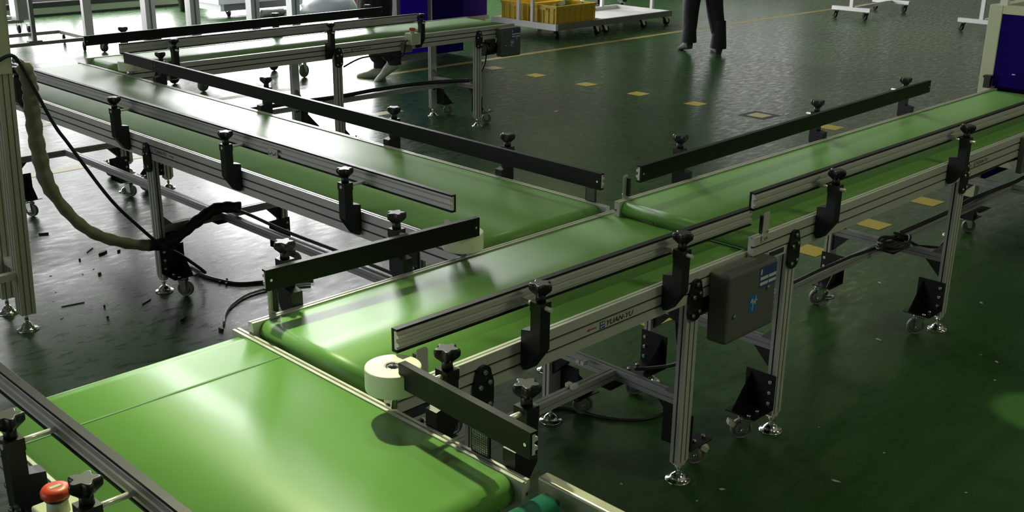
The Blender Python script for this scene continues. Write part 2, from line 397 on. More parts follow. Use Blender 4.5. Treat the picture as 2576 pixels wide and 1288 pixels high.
class Conveyor:
    def __init__(s, name, label, axis, lo, hi, faces, zt, beltr=.034, bend=(.010,.010), nose=0.0):
        s.axis, s.lo, s.hi, s.zt = axis, lo, hi, zt
        s.f = faces
        if axis == 'x': base = ((lo+hi)/2, (faces['S']+faces['N'])/2, 0)
        else: base = ((faces['W']+faces['E'])/2, (lo+hi)/2, 0)
        s.root = thing(name, label, 'conveyor', base)
        s.frames = {}
        for sd, c in faces.items():
            me = cached(('frame', round(hi-lo,4)), lambda: frame_mesh(hi-lo))
            at = {'S': (lo,c), 'N': (hi,c), 'W': (c,hi), 'E': (c,lo)}[sd]
            s.frames[sd] = obj('side_frame', me, None, s.root, (at[0],at[1],zt), RZ[sd])
            for k in (1, 2): obj('slot_shade', cached(('slot', round(hi-lo,4)), lambda: MB().box(.001,hi-lo-.001,.0045,.0108,-.0031,.0031).mesh('slot_shade', RUBBER)), None, s.frames[sd], (0,0,-H*k/3))  # black strip stands in for the shade inside the frame slots
        # belt, a closed loop round both end rollers
        a, b = lo+bend[0], hi-bend[1]; r = beltr; pts = []
        pts.append((a+r+.006, 0))
        for i in range(17):
            t = PI/2 + PI*i/16; pts.append((a+r + r*math.cos(t), -r + r*math.sin(t)))
        pts += [(a+r+.006, -2*r), (b-r-.006, -2*r)]
        for i in range(17):
            t = -PI/2 + PI*i/16; pts.append((b-r + r*math.cos(t), -r + r*math.sin(t)))
        if nose:
            pts = [(u, v - .006) if u > b-r-.001 else (u, v) for u, v in pts]; pts += [(b-r-.006, -.0055), (b-.062, 0), (b-.070, 0)]
        else: pts.append((b-r-.006, 0))
        zt2 = zt - .003
        if axis == 'x':
            y0, y1 = faces['S']+T+.0015, faces['N']-T-.0015
            me = MB().prism([(u-a, v) for u, v in pts], 'y', y0-(y0+y1)/2, y1-(y0+y1)/2, True); L = (a, (y0+y1)/2, zt2)
        else:
            x0, x1 = faces['W']+T+.0015, faces['E']-T-.0015
            me = MB().prism([(u-a, v) for u, v in pts], 'x', x0-(x0+x1)/2, x1-(x0+x1)/2, True); L = ((x0+x1)/2, a, zt2)
        s.belt = obj('belt', me, BELT, s.root, L)
    def at(s, sd, u, z=None):
        c = s.f[sd]; z = s.zt if z is None else z
        return (u, c, z) if sd in 'SN' else (c, u, z)
    def rail(s, p0, p1, zr=None, sd='S'):
        """p0,p1: plan points of the rail's back face ordered along local +X of that side"""
        zr = s.zt + .143 if zr is None else zr
        d = Vector((p1[0]-p0[0], p1[1]-p0[1])); L = d.length; a = math.atan2(d.y, d.x)
        al = MB().prism([(.0115,-.0065),(.0115,-.0525),(.002,-.0525),(.002,-.045),(-.005,-.043),(-.005,-.036),(.004,-.034),(.004,-.025),(-.005,-.023),(-.005,-.016),(.002,-.014),(.002,-.0065)], 'x', 0, L)
        o = obj('guide_rail', al, ALU, s.root, (p0[0], p0[1], zr), a)
        cv = MB().prism([(-.002,-.001),(-.001,0),(.017,0),(.018,-.001),(.018,-.058),(.017,-.059),(-.001,-.059),(-.002,-.058),(-.002,-.0535),(.012,-.0535),(.012,-.0055),(-.002,-.0055)], 'x', -.002, L+.002)
        obj('wear_strip', cv, STRIP, o)
        for e in (.012, L-.012):
            obj('screw', cached('rs', lambda: MB().cyl((0,.018,-.030), (0,.0192,-.030), .004, n=8).mesh('screw', CHROME)), None, o, (e,0,0))
        return o
    def bracket(s, sd, u, rod_in=.035, rod_out=.002, dz=0.0, du=0.0):
        b = obj('rail_bracket', cached('brk', bracket_mesh), None, s.root, s.at(sd, u, s.zt+dz), RZ[sd])
        obj('clamp_head', cached('cap', cap_mesh), None, b)
        obj('star_knob', cached('knob', knob_mesh), None, b, rotz=0)
        obj('set_screw', cached('scr', screw_mesh), None, b)
        obj('rod', cached(('rod', rod_in, rod_out), lambda: rod_mesh(-.069-rod_out, rod_in)), None, b)
        return b
    def leg(s, sd, u, cs=1, brake=False, caster=True, plate=True):
        l = obj('leg', cached(('leg', s.zt), lambda: leg_mesh(s.zt-H)), None, s.root, s.at(sd, u, 0), RZ[sd])
        obj('levelling_foot', cached('foot', foot_mesh), None, l)
        for c in (-.012, .012): obj('slot_shade', cached(('lslot', s.zt), lambda: MB().box(-.0028,.0028,.004,.0088,.072,s.zt-H-.001).mesh('slot_shade', RUBBER)), None, l, (c,0,0))  # leg slots darkened by black strips in place of shade
        for q in (-1, 1): obj('slot_shade', cached(('lslot2', s.zt), lambda: MB().box(-.0024,.0024,-.0028,.0028,.072,s.zt-H-.001).mesh('slot_shade', RUBBER)), None, l, (q*.0235,.015,0))  # side slots get their shade as a black strip too
        if plate:
            zc = s.zt - .093
            obj('joint_plate', cached('plate', plate_mesh), None, l, (0,-.0002,zc))
            for bx, bz in PBOLT: obj('bolt', vbolt(), None, l, (bx,-.009,zc+bz))
        if caster:
            obj('caster_bracket', cached(('cb', cs), lambda: cbrk_mesh(cs)), None, l)
            P0 = (cs*.115, .050, 0); sw = math.radians(random.uniform(-50,-34) if sd in 'SN' else random.uniform(25,50))
            obj('caster_fork', cached(('cf', cs), lambda: cfork_mesh(cs)), None, l, P0, sw)
            obj('caster_wheel', cached(('cw', cs), lambda: wheel_mesh(cs)), None, l, P0, sw)
            if brake: obj('brake_pedal', cached(('bp', cs), lambda: cbrake_mesh(cs)), None, l, P0, sw+PI)
            for k in range(3): obj('bolt', vbolt(), None, l, (cs*.0345, .012, .120+.040*k), rotz=cs*PI/2)
            for bx in (.09, .14):
                obj('bolt', vbolt(), None, l, (cs*bx, .022, .100), rot=(-PI/2,0,0))
        return l
    def crossbar(s, u, z=.30, gus=True):
        h = .018; g = .0022
        pr = [(-.015,-h),(-.015,-g),(-.010,-g),(-.010,g),(-.015,g),(-.015,h),(-g,h),(-g,h-.005),(g,h-.005),(g,h),(.015,h),(.015,g),(.010,g),(.010,-g),(.015,-g),(.015,-h)]
        if s.axis == 'x':
            y0, y1 = s.f['S']+.03, s.f['N']-.03
            mb = MB().prism(pr, 'y', y0-(y0+y1)/2, y1-(y0+y1)/2); L = (u, (y0+y1)/2, z)
        else:
            x0, x1 = s.f['W']+.03, s.f['E']-.03
            mb = MB().prism(pr, 'x', x0-(x0+x1)/2, x1-(x0+x1)/2); L = ((x0+x1)/2, u, z)
        o = obj('cross_bar', mb, ALUD, s.root, L)
        if gus:
            hw = (s.f['N']-s.f['S'] if s.axis == 'x' else s.f['E']-s.f['W'])/2 - .03
            for q in (-1, 1):
                p = [(q*hw, -h), (q*hw, -h-.075), (q*(hw-.075), -h)]
                obj('gusset', MB().prism(p, 'x' if s.axis == 'x' else 'y', -.014, .014), PLATE, o)
                p = [(q*hw, h), (q*hw, h+.05), (q*(hw-.05), h)]
                obj('gusset', MB().prism(p, 'x' if s.axis == 'x' else 'y', -.012, .012), GREYM, o)
        return o
    def longbar(s, u0, u1, c, z=.30):
        h = .018; g = .0022
        pr = [(-.015,-h),(-.015,-g),(-.010,-g),(-.010,g),(-.015,g),(-.015,h),(-g,h),(-g,h-.005),(g,h-.005),(g,h),(.015,h),(.015,g),(.010,g),(.010,-g),(.015,-g),(.015,-h)]
        if s.axis == 'x': o = obj('long_bar', MB().prism(pr, 'x', 0, u1-u0), ALUD, s.root, (u0, c, z))
        else: o = obj('long_bar', MB().prism(pr, 'y', 0, u1-u0), ALUD, s.root, (c, u0, z))
        return o
    def gpad(s, x, y, z=.30, sz=.06):
        return obj('corner_plate', MB().box(-sz,sz,-sz,sz,-.022,-.0185), PLATE, s.root, (x,y,z))
    def brand(s, sd, u_local, arrow, w=.118):
        """brand print on the middle band of the side frame, local x along the frame"""
        f = s.frames[sd]; z = -H/2; y = -.0006
        hh = .0155
        t = cached(('txt', w), lambda: text_mesh('YUAN-YU', w, hh, INK, 0.25))
        obj('lettering', t, None, f, (u_local+.028, y, z-hh/2), label='dark slanted lettering YUAN-YU')
        bd = cached('badge', lambda: MB().box(0,.021,-.0003,0,-.0105,.0105).mesh('badge', LBLUE))
        b = obj('badge', bd, None, f, (u_local, y, z))
        me = cached('badgemark', lambda: MB().box(.003,.009,-.0006,-.0003,.002,.008).box(.012,.018,-.0006,-.0003,.002,.008).box(.003,.008,-.0006,-.0003,-.008,-.002).box(.010,.018,-.0006,-.0003,-.005,-.002).mesh('badge_mark', WHITEP))
        obj('badge_mark', me, None, f, (u_local, y, z))
        am = cached('arrow', lambda: MB().prism([(0,0),(.012,.006),(.010,.0018),(.040,.0018),(.040,-.0018),(.010,-.0018),(.012,-.006)], 'y', -.0004, 0).mesh('arrow', REDINK))
        if arrow < 0: obj('arrow', am, None, f, (u_local-.055, y, z), label='red direction arrow')
        else: obj('arrow', am, None, f, (u_local+.205, y, z), rotz=0, rot=(0,PI,0), label='red direction arrow')
    def wheel(s, c, z0, r=.064, h=.055):
        g = obj('guide_wheel', MB().lathe([(r-.006,0),(r-.003,.0003),(r-.0007,.0012),(r,.004),(r,.006),(r,h-.006),(r,h-.004),(r-.0007,h-.0012),(r-.003,h-.0003),(r-.006,h),(.022,h),(.020,h),(.020,h-.004),(.010,h-.004)], (0,0,0), 48), NYLON, s.root, (c[0],c[1],z0), label='white nylon guide wheel')
        obj('bearing', MB().lathe([(.0185,h-.004),(.0185,h-.001),(.0165,h-.001),(.0165,h-.0025),(.011,h-.0025),(.011,h-.0005),(.007,h-.0005),(.007,h+.002)], (0,0,0), 24), CHROME, g)
        obj('axle', MB().cyl((0,0,-.05), (0,0,.002), .008, n=12).cyl((0,0,-.022), (0,0,-.008), .014, n=6), CHROME, g)
        return g
    def sensor(s, sd, u, h=.085, w=.030, mt=None):
        o = obj('sensor_bracket', MB().prism([(-w/2,-.02),(w/2,-.02),(w/2,h-.006),(w/2-.006,h),(-w/2+.004,h),(-w/2,h-.005)], 'y', -.0045, -.002), ALU if mt is None else mt, s.root, s.at(sd, u), RZ[sd])
        obj('sensor_eye', MB().box(-w/2-.001,-w/2+.008,-.002,.010,.006,h-.012), BLACK, o)
        obj('screw', MB().cyl((0,-.0045,-.008), (0,-.010,-.008), .005, n=10).cyl((.006,-.0045,.012), (.006,-.009,.012), .004, n=8), CHROME, o)
        return o
    def reflector(s, sd, u, h=.062, w=.050):
        o = obj('reflector', MB().box(-w/2,w/2,.000,.006,.001,h), BLACK, s.root, s.at(sd, u), RZ[sd], label='black framed prismatic reflector')
        me = MB()
        for i in range(8):
            for j in range(10):
                x = -w/2+.004 + i*(w-.008)/8; z = .005 + j*(h-.009)/10
                me.box(x, x+(w-.008)/8-.0012, .006, .0072, z, z+(h-.009)/10-.0012)
        q = obj('prism_grid', me, REFL, o); q['kind'] = 'stuff'
        return o

def gearbox(cv, x0, x1, y0, y1, z0, z1, mt, logo=True):
    g = obj('gearbox_cover', MB().box(0, x1-x0, 0, y1-y0, 0, z1-z0), mt, cv.root, (x0,y0,z0), bevel=.012, label='grey painted drive cover')
    W, Hh = x1-x0, z1-z0
    obj('label_plate', MB().box(W-.105, W-.008, -.0008, 0, Hh-.082, Hh-.014), LBLUE, g, label='dark blue maker label')
    for k in range(2):
        for j in range(2):
            obj('label_line', MB().box(W-.100+.048*j, W-.056+.046*j, -.0014, -.0008, Hh-.056-.018*k, Hh-.046-.018*k), WHITEP, g)
    obj('label_line', MB().box(W-.100, W-.092, -.0014, -.0008, Hh-.038, Hh-.020), WHITEP, g)
    cx, cz = W*.52, Hh*.47
    obj('logo', MB().box(cx-.021, cx+.021, -.0008, 0, cz-.030, cz+.026), CYAN, g, label='blue square with white strokes')
    st = MB()
    st.prism([(cx-.017,cz+.004),(cx-.008,cz+.018),(cx-.001,cz-.004),(cx-.004,cz-.004),(cx-.008,cz+.008),(cx-.014,cz+.001)], 'y', -.0016, -.0008)
    st.prism([(cx-.006,cz-.026),(cx-.003,cz-.026),(cx+.004,cz+.012),(cx+.001,cz+.012)], 'y', -.0016, -.0008)
    st.prism([(cx-.001,cz+.001),(cx+.020,cz+.010),(cx+.020,cz+.006),(cx-.001,cz-.003)], 'y', -.0016, -.0008)
    st.prism([(cx+.010,cz+.022),(cx+.013,cz+.022),(cx+.013,cz-.008),(cx+.010,cz-.008)], 'y', -.0016, -.0008)
    obj('logo_strokes', st, WHITEP, g)
    for xx, zz in ((.035,.40*Hh), (W-.055,.62*Hh)): obj('bolt', vbolt(), None, g, (xx,-.0005,zz))
    return g

# ---- conveyor with the drive cover (runs left to right through the middle)
C = Conveyor('belt_conveyor', 'short green belt conveyor in the middle with brand lettering and a grey drive cover', 'x', .594, 2.092, {'S': -.593, 'N': 0.0}, .72, beltr=.030, bend=(.018,.002))
C.rail((.632,-.578), (2.060,-.590), sd='S'); C.rail((1.362,-.062), (.636,-.022), sd='N')
for u in (1.039, 1.626): C.bracket('S', u, .016, .020, -.006)
C.bracket('N', .752, .030); C.bracket('N', 1.146, .045)
C.leg('S', 1.775, 1, brake=True); C.leg('S', .885, -1); C.leg('N', 1.775, -1, plate=False); C.leg('N', .885, 1, plate=False)
C.crossbar(1.775, .285); C.crossbar(.885, .285); C.longbar(.90, 1.76, -.297, .285); C.gpad(1.745, -.297, .285, .05)
for x in (1.56, 1.72): obj('cable_clip', MB().box(-.012,.012,-.018,-.004,.018,.032).box(-.010,.010,.004,.018,.018,.030), WHITEP, C.root, (x, -.297 if x < 1.7 else -.20, .286))
gearbox(C, 1.842, 2.112, -.672, -.596, .478, .708, BOXG)
obj('motor', MB().cyl((1.80,-.52,.57), (2.02,-.52,.57), .045, n=20), BLACK, C.root, (0,0,0))
C.brand('S', 1.334-.594, -1)
C.wheel((.578,-.628), .752)
C.sensor('N', .672, .11, .022); C.sensor('S', .690, .085, .034)
obj('nameplate', MB().box(0,.10,-.0012,0,-.012,.012), INK, C.frames['S'], (.045,0,-.075), label='small dark nameplate')

# ---- conveyor on the right
D = Conveyor('belt_conveyor', 'green belt conveyor on the right feeding under the blue cabinet', 'x', 2.045, 5.255, {'S': -.6185, 'N': -.046}, .7708, beltr=.026, bend=(.010,.03))
D.rail((2.056,-.600), (5.0,-.605), sd='S'); D.rail((4.42,-.046), (2.057,-.130), sd='N')
for u in (2.433, 3.445, 4.48): D.bracket('S', u, .026, .020, -.012)
D.bracket('N', 2.481, .070, .002, -.016); D.bracket('N', 3.471, .035, .030, -.016); D.bracket('N', 4.296, .010, .050, -.016)
for u, cs in ((2.283,-1), (3.602,-1), (4.935,1)):
    D.leg('S', u, cs, brake=(u < 3)); D.leg('N', u, -cs, plate=False); D.crossbar(u, .325)
D.longbar(2.30, 3.59, -.332, .325); D.longbar(3.615, 4.92, -.332, .325); D.gpad(3.602, -.332, .325, .06); D.gpad(4.5, -.332, .325, .06)
D.brand('S', 3.685-2.045, -1)
D.sensor('N', 2.105, .082, .026); D.sensor('S', 2.100, .078, .034)
obj('drive_plate', MB().box(4.165,4.50,-.645,-.6195,.60,.765), BOXG, D.root, (0,0,0), bevel=.003, label='dark end plate')
for z in (.74, .69, .64): obj('bolt', vbolt(), None, D.root, (4.185,-.645,z))
q = obj('nameplate', MB().box(0,.105,-.0010,0,-.014,.014), WHITEP, D.frames['S'], (.085,0,-.078), label='small framed nameplate')
obj('nameplate_field', MB().box(.008,.097,-.0016,-.0010,-.009,.009), INK, D.frames['S'], (.085,0,-.078))

# ---- long conveyor on the left
B = Conveyor('belt_conveyor', 'long wide green belt conveyor running to the far left with grey guide rails', 'y', .013, 4.245, {'W': 1.402, 'E': 2.091}, .73, bend=(.020,.012))
B.rail((1.420,4.10), (1.440,.133), sd='W')
B.rail((2.010,-.020), (2.040,3.19), sd='E'); B.rail((2.040,3.196), (2.050,3.55), sd='E')
jn = obj('rail_joiner', MB().box(1.424,1.428,1.102,1.162,.815,.848), ALU, B.root, (0,0,0))
for yy in (1.118, 1.146): obj('bolt', vbolt(), None, B.root, (1.424,yy,.832), -PI/2)
for u in (.578, 1.345, 2.275, 3.35): B.bracket('W', u, .030, .002, -.013)
for u in (.584, 1.282, 2.276, 3.330): B.bracket('E', u, .050, .002, -.016)
for u, q in ((.285,1), (2.105,1), (3.80,1)):
    B.leg('W', u, q); B.leg('E', u, -q, plate=False); B.crossbar(u, .30)
B.longbar(.30, 2.09, 1.746, .30); B.longbar(2.12, 3.79, 1.746, .30); B.gpad(1.746, 2.105, .30, .06)
B.brand('W', 4.245-2.075, 1)
B.wheel((1.362,-.006), .747)
B.reflector('E', .100, .060, .048); B.sensor('W', .105, .075, .034)

# ---- rear conveyor
A = Conveyor('belt_conveyor', 'rear green belt conveyor with a red stop button and a green grey drive cover', 'x', 2.108, 5.285, {'S': 3.673, 'N': 4.221}, .755, bend=(.016,.012))
A.rail((2.095,3.705), (4.33,3.705), sd='S'); A.rail((4.40,4.200), (2.079,4.150), sd='N')
for u in (2.386, 3.517, 4.300): A.bracket('S', u, .030, .020, -.022)
for u in (2.393, 3.518, 4.33): A.bracket('N', u, .030, .002, -.018)
for u, cs in ((2.30,-1), (3.605,1), (4.905,1)):
    A.leg('S', u, cs); A.leg('N', u, -cs, plate=False); A.crossbar(u, .305)
A.longbar(3.62, 4.89, 3.947, .305); A.longbar(2.32, 3.59, 3.947, .305); A.gpad(3.605, 3.947, .305, .05)
gearbox(A, 5.08, 5.288, 3.600, 3.668, .520, .738, BOXG2)
mo = obj('motor', MB().cyl((4.965,3.70,.585), (5.085,3.70,.585), .052, n=20).box(4.99,5.05,3.64,3.70,.60,.66), BLACK, A.root, (0,0,0))
A.brand('S', 3.71-2.108, -1, .15)
A.wheel((2.112,3.655), .752)
e = obj('control_box', MB().box(4.158,4.240,3.560,3.640,.705,.785), IVORY, A.root, (0,0,0), bevel=.004, label='ivory stop button box')
obj('button_stem', MB().lathe([(.016,.785),(.014,.803)], (4.195,3.60,0), 16), IVORY, e)
obj('stop_button', MB().lathe([(.019,.803),(.022,.806),(.022,.816),(.017,.820)], (4.195,3.60,0), 20), RED, e, label='red mushroom stop button')
obj('mounting_plate', MB().box(4.150,4.225,3.640,3.6725,.645,.715), GREYM, A.root, (0,0,0))
obj('cord', MB().tube(catmull([(4.150,3.60,.735),(4.125,3.59,.73),(4.118,3.60,.66),(4.110,3.63,.625),(4.02,3.66,.640),(3.80,3.665,.645),(3.64,3.665,.60)]), .006, 8), RUBBER, A.root, (0,0,0))

# ---- outfeed conveyor in the foreground
E_ = Conveyor('belt_conveyor', 'wide pale lit green belt conveyor in the left foreground with a belt seam', 'y', -1.043, .043, {'W': -.118, 'E': .592}, .69, beltr=.036, bend=(.020,.008), nose=1)
E_.rail((-.078,.06), (-.082,-1.00), sd='W'); E_.rail((.556,-1.092), (.578,-.672), sd='E')
E_.bracket('W', -.390, .036); E_.bracket('W', -.716, .036)
E_.bracket('E', -.737, .020, .015); E_.bracket('E', -.981, .032, .006)
for u in (-.22, -.86):
    E_.leg('W', u, 1); E_.leg('E', u, 1, plate=False); E_.crossbar(u, .27)
x0 = -.118+T+.002; x1 = .592-T-.002
obj('belt_seam', MB().box(x0, x1, -.1920, -.1855, -.0005, .0011), SEAM, E_.belt, (-(x0+x1)/2, 1.023, 0))
E_.reflector('E', -.902, .062, .055)
e = obj('control_box', MB().box(-.215,-.135,-.690,-.575,.700,.768), IVORY, E_.root, (0,0,0), bevel=.005, label='ivory stop button box')
obj('button_stem', MB().lathe([(.020,.768),(.018,.795)], (-.186,-.628,0), 20), IVORY, e)
obj('button_collar', MB().lathe([(.021,.795),(.024,.801)], (-.186,-.628,0), 24), BLACK, e)
obj('stop_button', MB().lathe([(.024,.801),(.0265,.804),(.0265,.811),(.023,.817),(.013,.819)], (-.186,-.628,0), 28), RED, e, label='red mushroom stop button')
obj('button_mark', MB().box(-.196,-.176,-.632,-.624,.8186,.8196), PALEBIT, e)
obj('mounting_plate', MB().box(-.200,-.150,-.66,-.60,.62,.70).box(-.15,-.119,-.66,-.60,.62,.64), GREYM, E_.root, (0,0,0))

# ---- steel roller conveyor at the bottom edge
F = thing('roller_conveyor', 'steel framed roller conveyor with teal rollers at the bottom edge', 'conveyor', (.25,-1.70,0))
for xx in (.615, -.175):
    obj('side_rail', MB().box(-.014,.016,-.66,.645,-.045,0), STEEL, F, (xx,-1.70,.697), bevel=.005)
for k in range(8):
    y = -1.112 - k*.094
    r = obj('roller', MB().cyl((-.352,0,0), (.352,0,0), .030, n=28), TEAL, F, (.222,y,.662), label='teal sleeved roller')
    obj('axle', MB().cyl((-.39,0,0), (.39,0,0), .007, n=10), CHROME, r)
for xx in (.615, -.175):
    for yy in (-1.35, -2.25): obj('leg', MB().box(-.013,.013,-.02,.02,0,.60).box(-.004,.004,-.015,.015,.60,.655), STEEL, F, (xx,yy,0))

# ------------------------------------------------------------------ aluminium machine frame on the left edge
M_ = thing('machine_frame', 'aluminium machine frame with chrome feet at the left edge', 'machine', (.775,2.09,0))
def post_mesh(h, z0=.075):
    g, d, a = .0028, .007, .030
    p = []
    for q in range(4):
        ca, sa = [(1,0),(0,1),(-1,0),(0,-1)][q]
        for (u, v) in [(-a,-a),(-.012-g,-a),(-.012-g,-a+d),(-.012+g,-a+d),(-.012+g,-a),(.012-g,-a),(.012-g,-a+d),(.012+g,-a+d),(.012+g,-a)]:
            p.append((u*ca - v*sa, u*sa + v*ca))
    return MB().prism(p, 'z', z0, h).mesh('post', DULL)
tilt = (0, 0.040, 0)
for (px, py) in ((.775,2.085), (.79,2.33), (.20,2.085), (.20,2.33)):
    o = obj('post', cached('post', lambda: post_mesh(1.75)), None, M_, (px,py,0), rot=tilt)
    obj('levelling_foot', MB().lathe([(.044,0),(.044,.004),(.028,.009),(.022,.022),(.012,.034),(.009,.036)], n=28).lathe([(.008,.034),(.008,.08)], n=10), CHROME, o, rot=(0,-.04,0))
for (y0, y1) in ((2.115,2.30),): obj('brace', MB().box(.79,.82,y0,y1,.235,.265), ALU, M_, (0,0,0))
obj('gusset', MB().prism([(2.115,.235),(2.115,.165),(2.175,.235)], 'x', .79, .82), PLATE, M_, (0,0,0))
for yy in (2.085, 2.33): obj('brace', MB().box(.22,.77,yy-.015,yy+.015,.235,.265), ALU, M_, (0,0,0))
obj('cover_panel', MB().box(.30,.845,2.050,2.056,1.085,1.60), IVORY, M_, (0,0,0), label='yellow green cover panel')
for yy in (2.085, 2.33): obj('beam', MB().box(.22,.83,yy-.03,yy+.03,1.60,1.66), ALU, M_, (0,0,0))

hose_p = catmull([(.86,2.06,1.135),(.895,2.07,1.115),(.918,2.08,1.03),(.918,2.09,.92),(.925,2.10,.75),(.955,2.10,.576),(1.065,2.08,.394),(1.215,2.06,.297),(1.40,2.04,.250),(1.56,2.06,.300),(1.70,2.08,.345),(1.80,2.02,.345)], 8)
n_ = len(hose_p)
rad = [(.011 if i < 9 else .031 if i < n_*.45 else .025) * (1 + .10*math.sin(i*1.9)) for i in range(n_)]
kk = int(n_*.70)
hose = tag(obj('cable_hose', MB().tube(hose_p[:kk+1], rad[:kk+1], 14), HOSEM), 'thick grey fabric cable hose drooping from the machine frame to the conveyor bar', 'hose')
obj('black_sleeve', MB().tube(hose_p[kk-1:], [r*1.08 for r in rad[kk-1:]], 14), RUBBER, hose, label='black wrapped end of the hose')
tag(obj('cable', MB().tube(catmull([(.80,2.05,1.14),(.86,2.05,1.15),(.905,2.04,1.05),(.974,2.03,.866),(1.02,2.02,.776),(1.154,2.0,.527),(1.265,1.99,.378),(1.365,1.98,.262),(1.45,1.99,.20),(1.60,2.05,.06),(1.663,2.30,.008),(1.645,2.15,.006),(1.68,2.00,.006),(1.722,1.928,.006),(1.84,1.86,.006),(2.0,1.75,.006)], 8), .0075, 8), RUBBER), 'thin black cable running straight down beside the grey hose to the floor', 'cable')
tag(obj('cable', MB().tube(catmull([(1.40,1.56,.007),(1.47,1.66,.007),(1.562,1.738,.007),(1.675,1.787,.007),(1.80,1.775,.007),(1.95,1.70,.007)], 6), .006, 8), ALUD), 'dull grey cable curving on the floor behind the near conveyor corner', 'cable')
tag(obj('cable', MB().tube(catmull([(1.70,.10,.006),(1.757,.077,.006),(1.874,.008,.006),(1.911,-.113,.006),(1.965,-.206,.006),(2.05,-.262,.006),(2.171,-.250,.006),(2.24,-.16,.006)], 6), .006, 8), RUBBER), 'black cable looping on the floor under the middle conveyor', 'cable')
tag(obj('cable', MB().tube(catmull([(1.80,-.50,.60),(1.818,-.50,.55),(1.835,-.50,.456),(1.862,-.49,.36),(1.83,-.40,.318),(1.80,-.36,.312)], 6), .006, 8), RUBBER), 'black motor cable hanging beside the leg under the drive cover', 'cable')
# black hose lashed along the long conveyor's bar, and along the rear and right conveyors' bars
tag(obj('cable', MB().tube(catmull([(1.78,2.06,.335),(1.775,1.9,.338),(1.77,1.6,.330),(1.775,1.2,.330),(1.77,.8,.330),(1.775,.4,.330)], 6), .008, 8), RUBBER), 'black cable lying along the lower bar of the long conveyor', 'cable')
tag(obj('cable', MB().tube(catmull([(2.4,3.95,.338),(2.9,3.95,.340),(3.4,3.945,.344),(3.8,3.95,.336),(4.2,3.95,.344),(4.6,3.94,.338),(4.82,3.85,.338),(4.89,3.76,.345)], 6), .015, 8), RUBBER), 'black cable bundle lying along the lower bar of the rear conveyor', 'cable')
coil = []
for i in range(90):
    a = i*.22; coil.append((3.50 + .095*math.cos(a)*(1+.05*math.sin(i*.7)), -.405 + .055*math.sin(a), .352 + .0016*i*.25 + .004*math.sin(i)))
tag(obj('cable_coil', MB().tube([(2.75,-.345,.352),(3.0,-.34,.352),(3.25,-.345,.352),(3.45,-.36,.350)] + coil + [(3.62,-.46,.34),(3.66,-.54,.345),(3.655,-.57,.40),(3.65,-.575,.50),(3.655,-.575,.62)], .0065, 8), RUBBER), 'coiled black cable tied on the lower bar of the right conveyor', 'cable')
tag(obj('cable', MB().tube(catmull([(3.72,-.335,.352),(4.2,-.34,.352),(4.41,-.33,.356),(4.70,-.33,.352),(4.95,-.345,.354),(5.12,-.36,.37),(5.3,-.40,.39)], 6), .010, 8), RUBBER), 'black cable along the far lower bar of the right conveyor', 'cable')
tag(obj('cable', MB().tube(catmull([(3.66,-.612,.664),(3.9,-.608,.662),(4.05,-.606,.666),(4.25,-.60,.655),(4.6,-.60,.66)], 6), .006, 8), RUBBER), 'black cable tied under the side frame of the right conveyor', 'cable')
tag(obj('cable', MB().tube(catmull([(2.02,.10,.66),(2.10,.03,.64),(2.18,.01,.64),(2.28,.05,.63),(2.40,.03,.66),(2.75,.01,.675),(3.1,.0,.68)], 6), .012, 8), RUBBER), 'black cable loop in the corner between the long and right conveyors', 'cable')
tag(obj('cable', MB().tube(catmull([(5.00,3.69,.545),(5.00,3.70,.48),(4.985,3.72,.42),(4.955,3.75,.36),(4.93,3.80,.335)], 6), .006, 8), RUBBER), 'black motor cable dropping beside the rear conveyor drive cover', 'cable')

# ------------------------------------------------------------------ floor marks
def quad(x, y, a, b, rot=0.0, z=.0012): return MB().box(-a/2,a/2,-b/2,b/2,0,z)
YS = [(6.863,5.535,1),(6.884,4.955,0),(6.885,4.305,0),(6.880,3.683,0),(6.892,3.065,0),(6.889,2.426,1),(6.915,1.789,0),
      (4.142,.331,0),(4.808,.325,0),(5.475,.326,0),(6.165,.330,0),(3.45,.333,0),(2.78,.335,0)]
words = ['farthest tape square of the aisle row, dark bordered, behind the rear drive cover', 'second tape square of the aisle row from the far end', 'third tape square of the aisle row from the far end',
         'fourth tape square of the aisle row from the far end', 'fifth tape square of the aisle row, before the dark bordered one', 'pale dark bordered tape square of the aisle row above the right conveyor', 'yellow tape square half hidden behind the right conveyor bracket',
         'yellow tape square left of the leg beneath the right conveyor', 'second yellow tape square from the left under the right conveyor', 'third yellow tape square from the left under the right conveyor', 'yellow tape square at the far end under the right conveyor',
         'yellow tape square hidden behind the middle drive cover', 'yellow tape square just visible under the middle conveyor']
for (x, y, bd), wd in zip(YS, words):
    o = tag(obj('floor_marker', MB().box(-.075,.075,-.075,.075,.0003,.0014), YELP if bd else YEL, None, (x,y,0), random.uniform(-.05,.05)), wd, 'floor marker', 'tape squares on the floor')
    if bd: obj('marker_border', MB().box(-.125,.125,-.125,.125,.0001,.0008), TAPEB, o)
tag(obj('floor_line', MB().box(2.4,16.5,5.90,5.985,.0002,.0012), YELL), 'long yellow lane line along the floor behind the rear conveyor', 'floor line')
tag(obj('floor_line', MB().box(1.2,4.85,4.50,4.60,.0002,.0012), YELP), 'short pale yellow line under the end of the long conveyor', 'floor line')

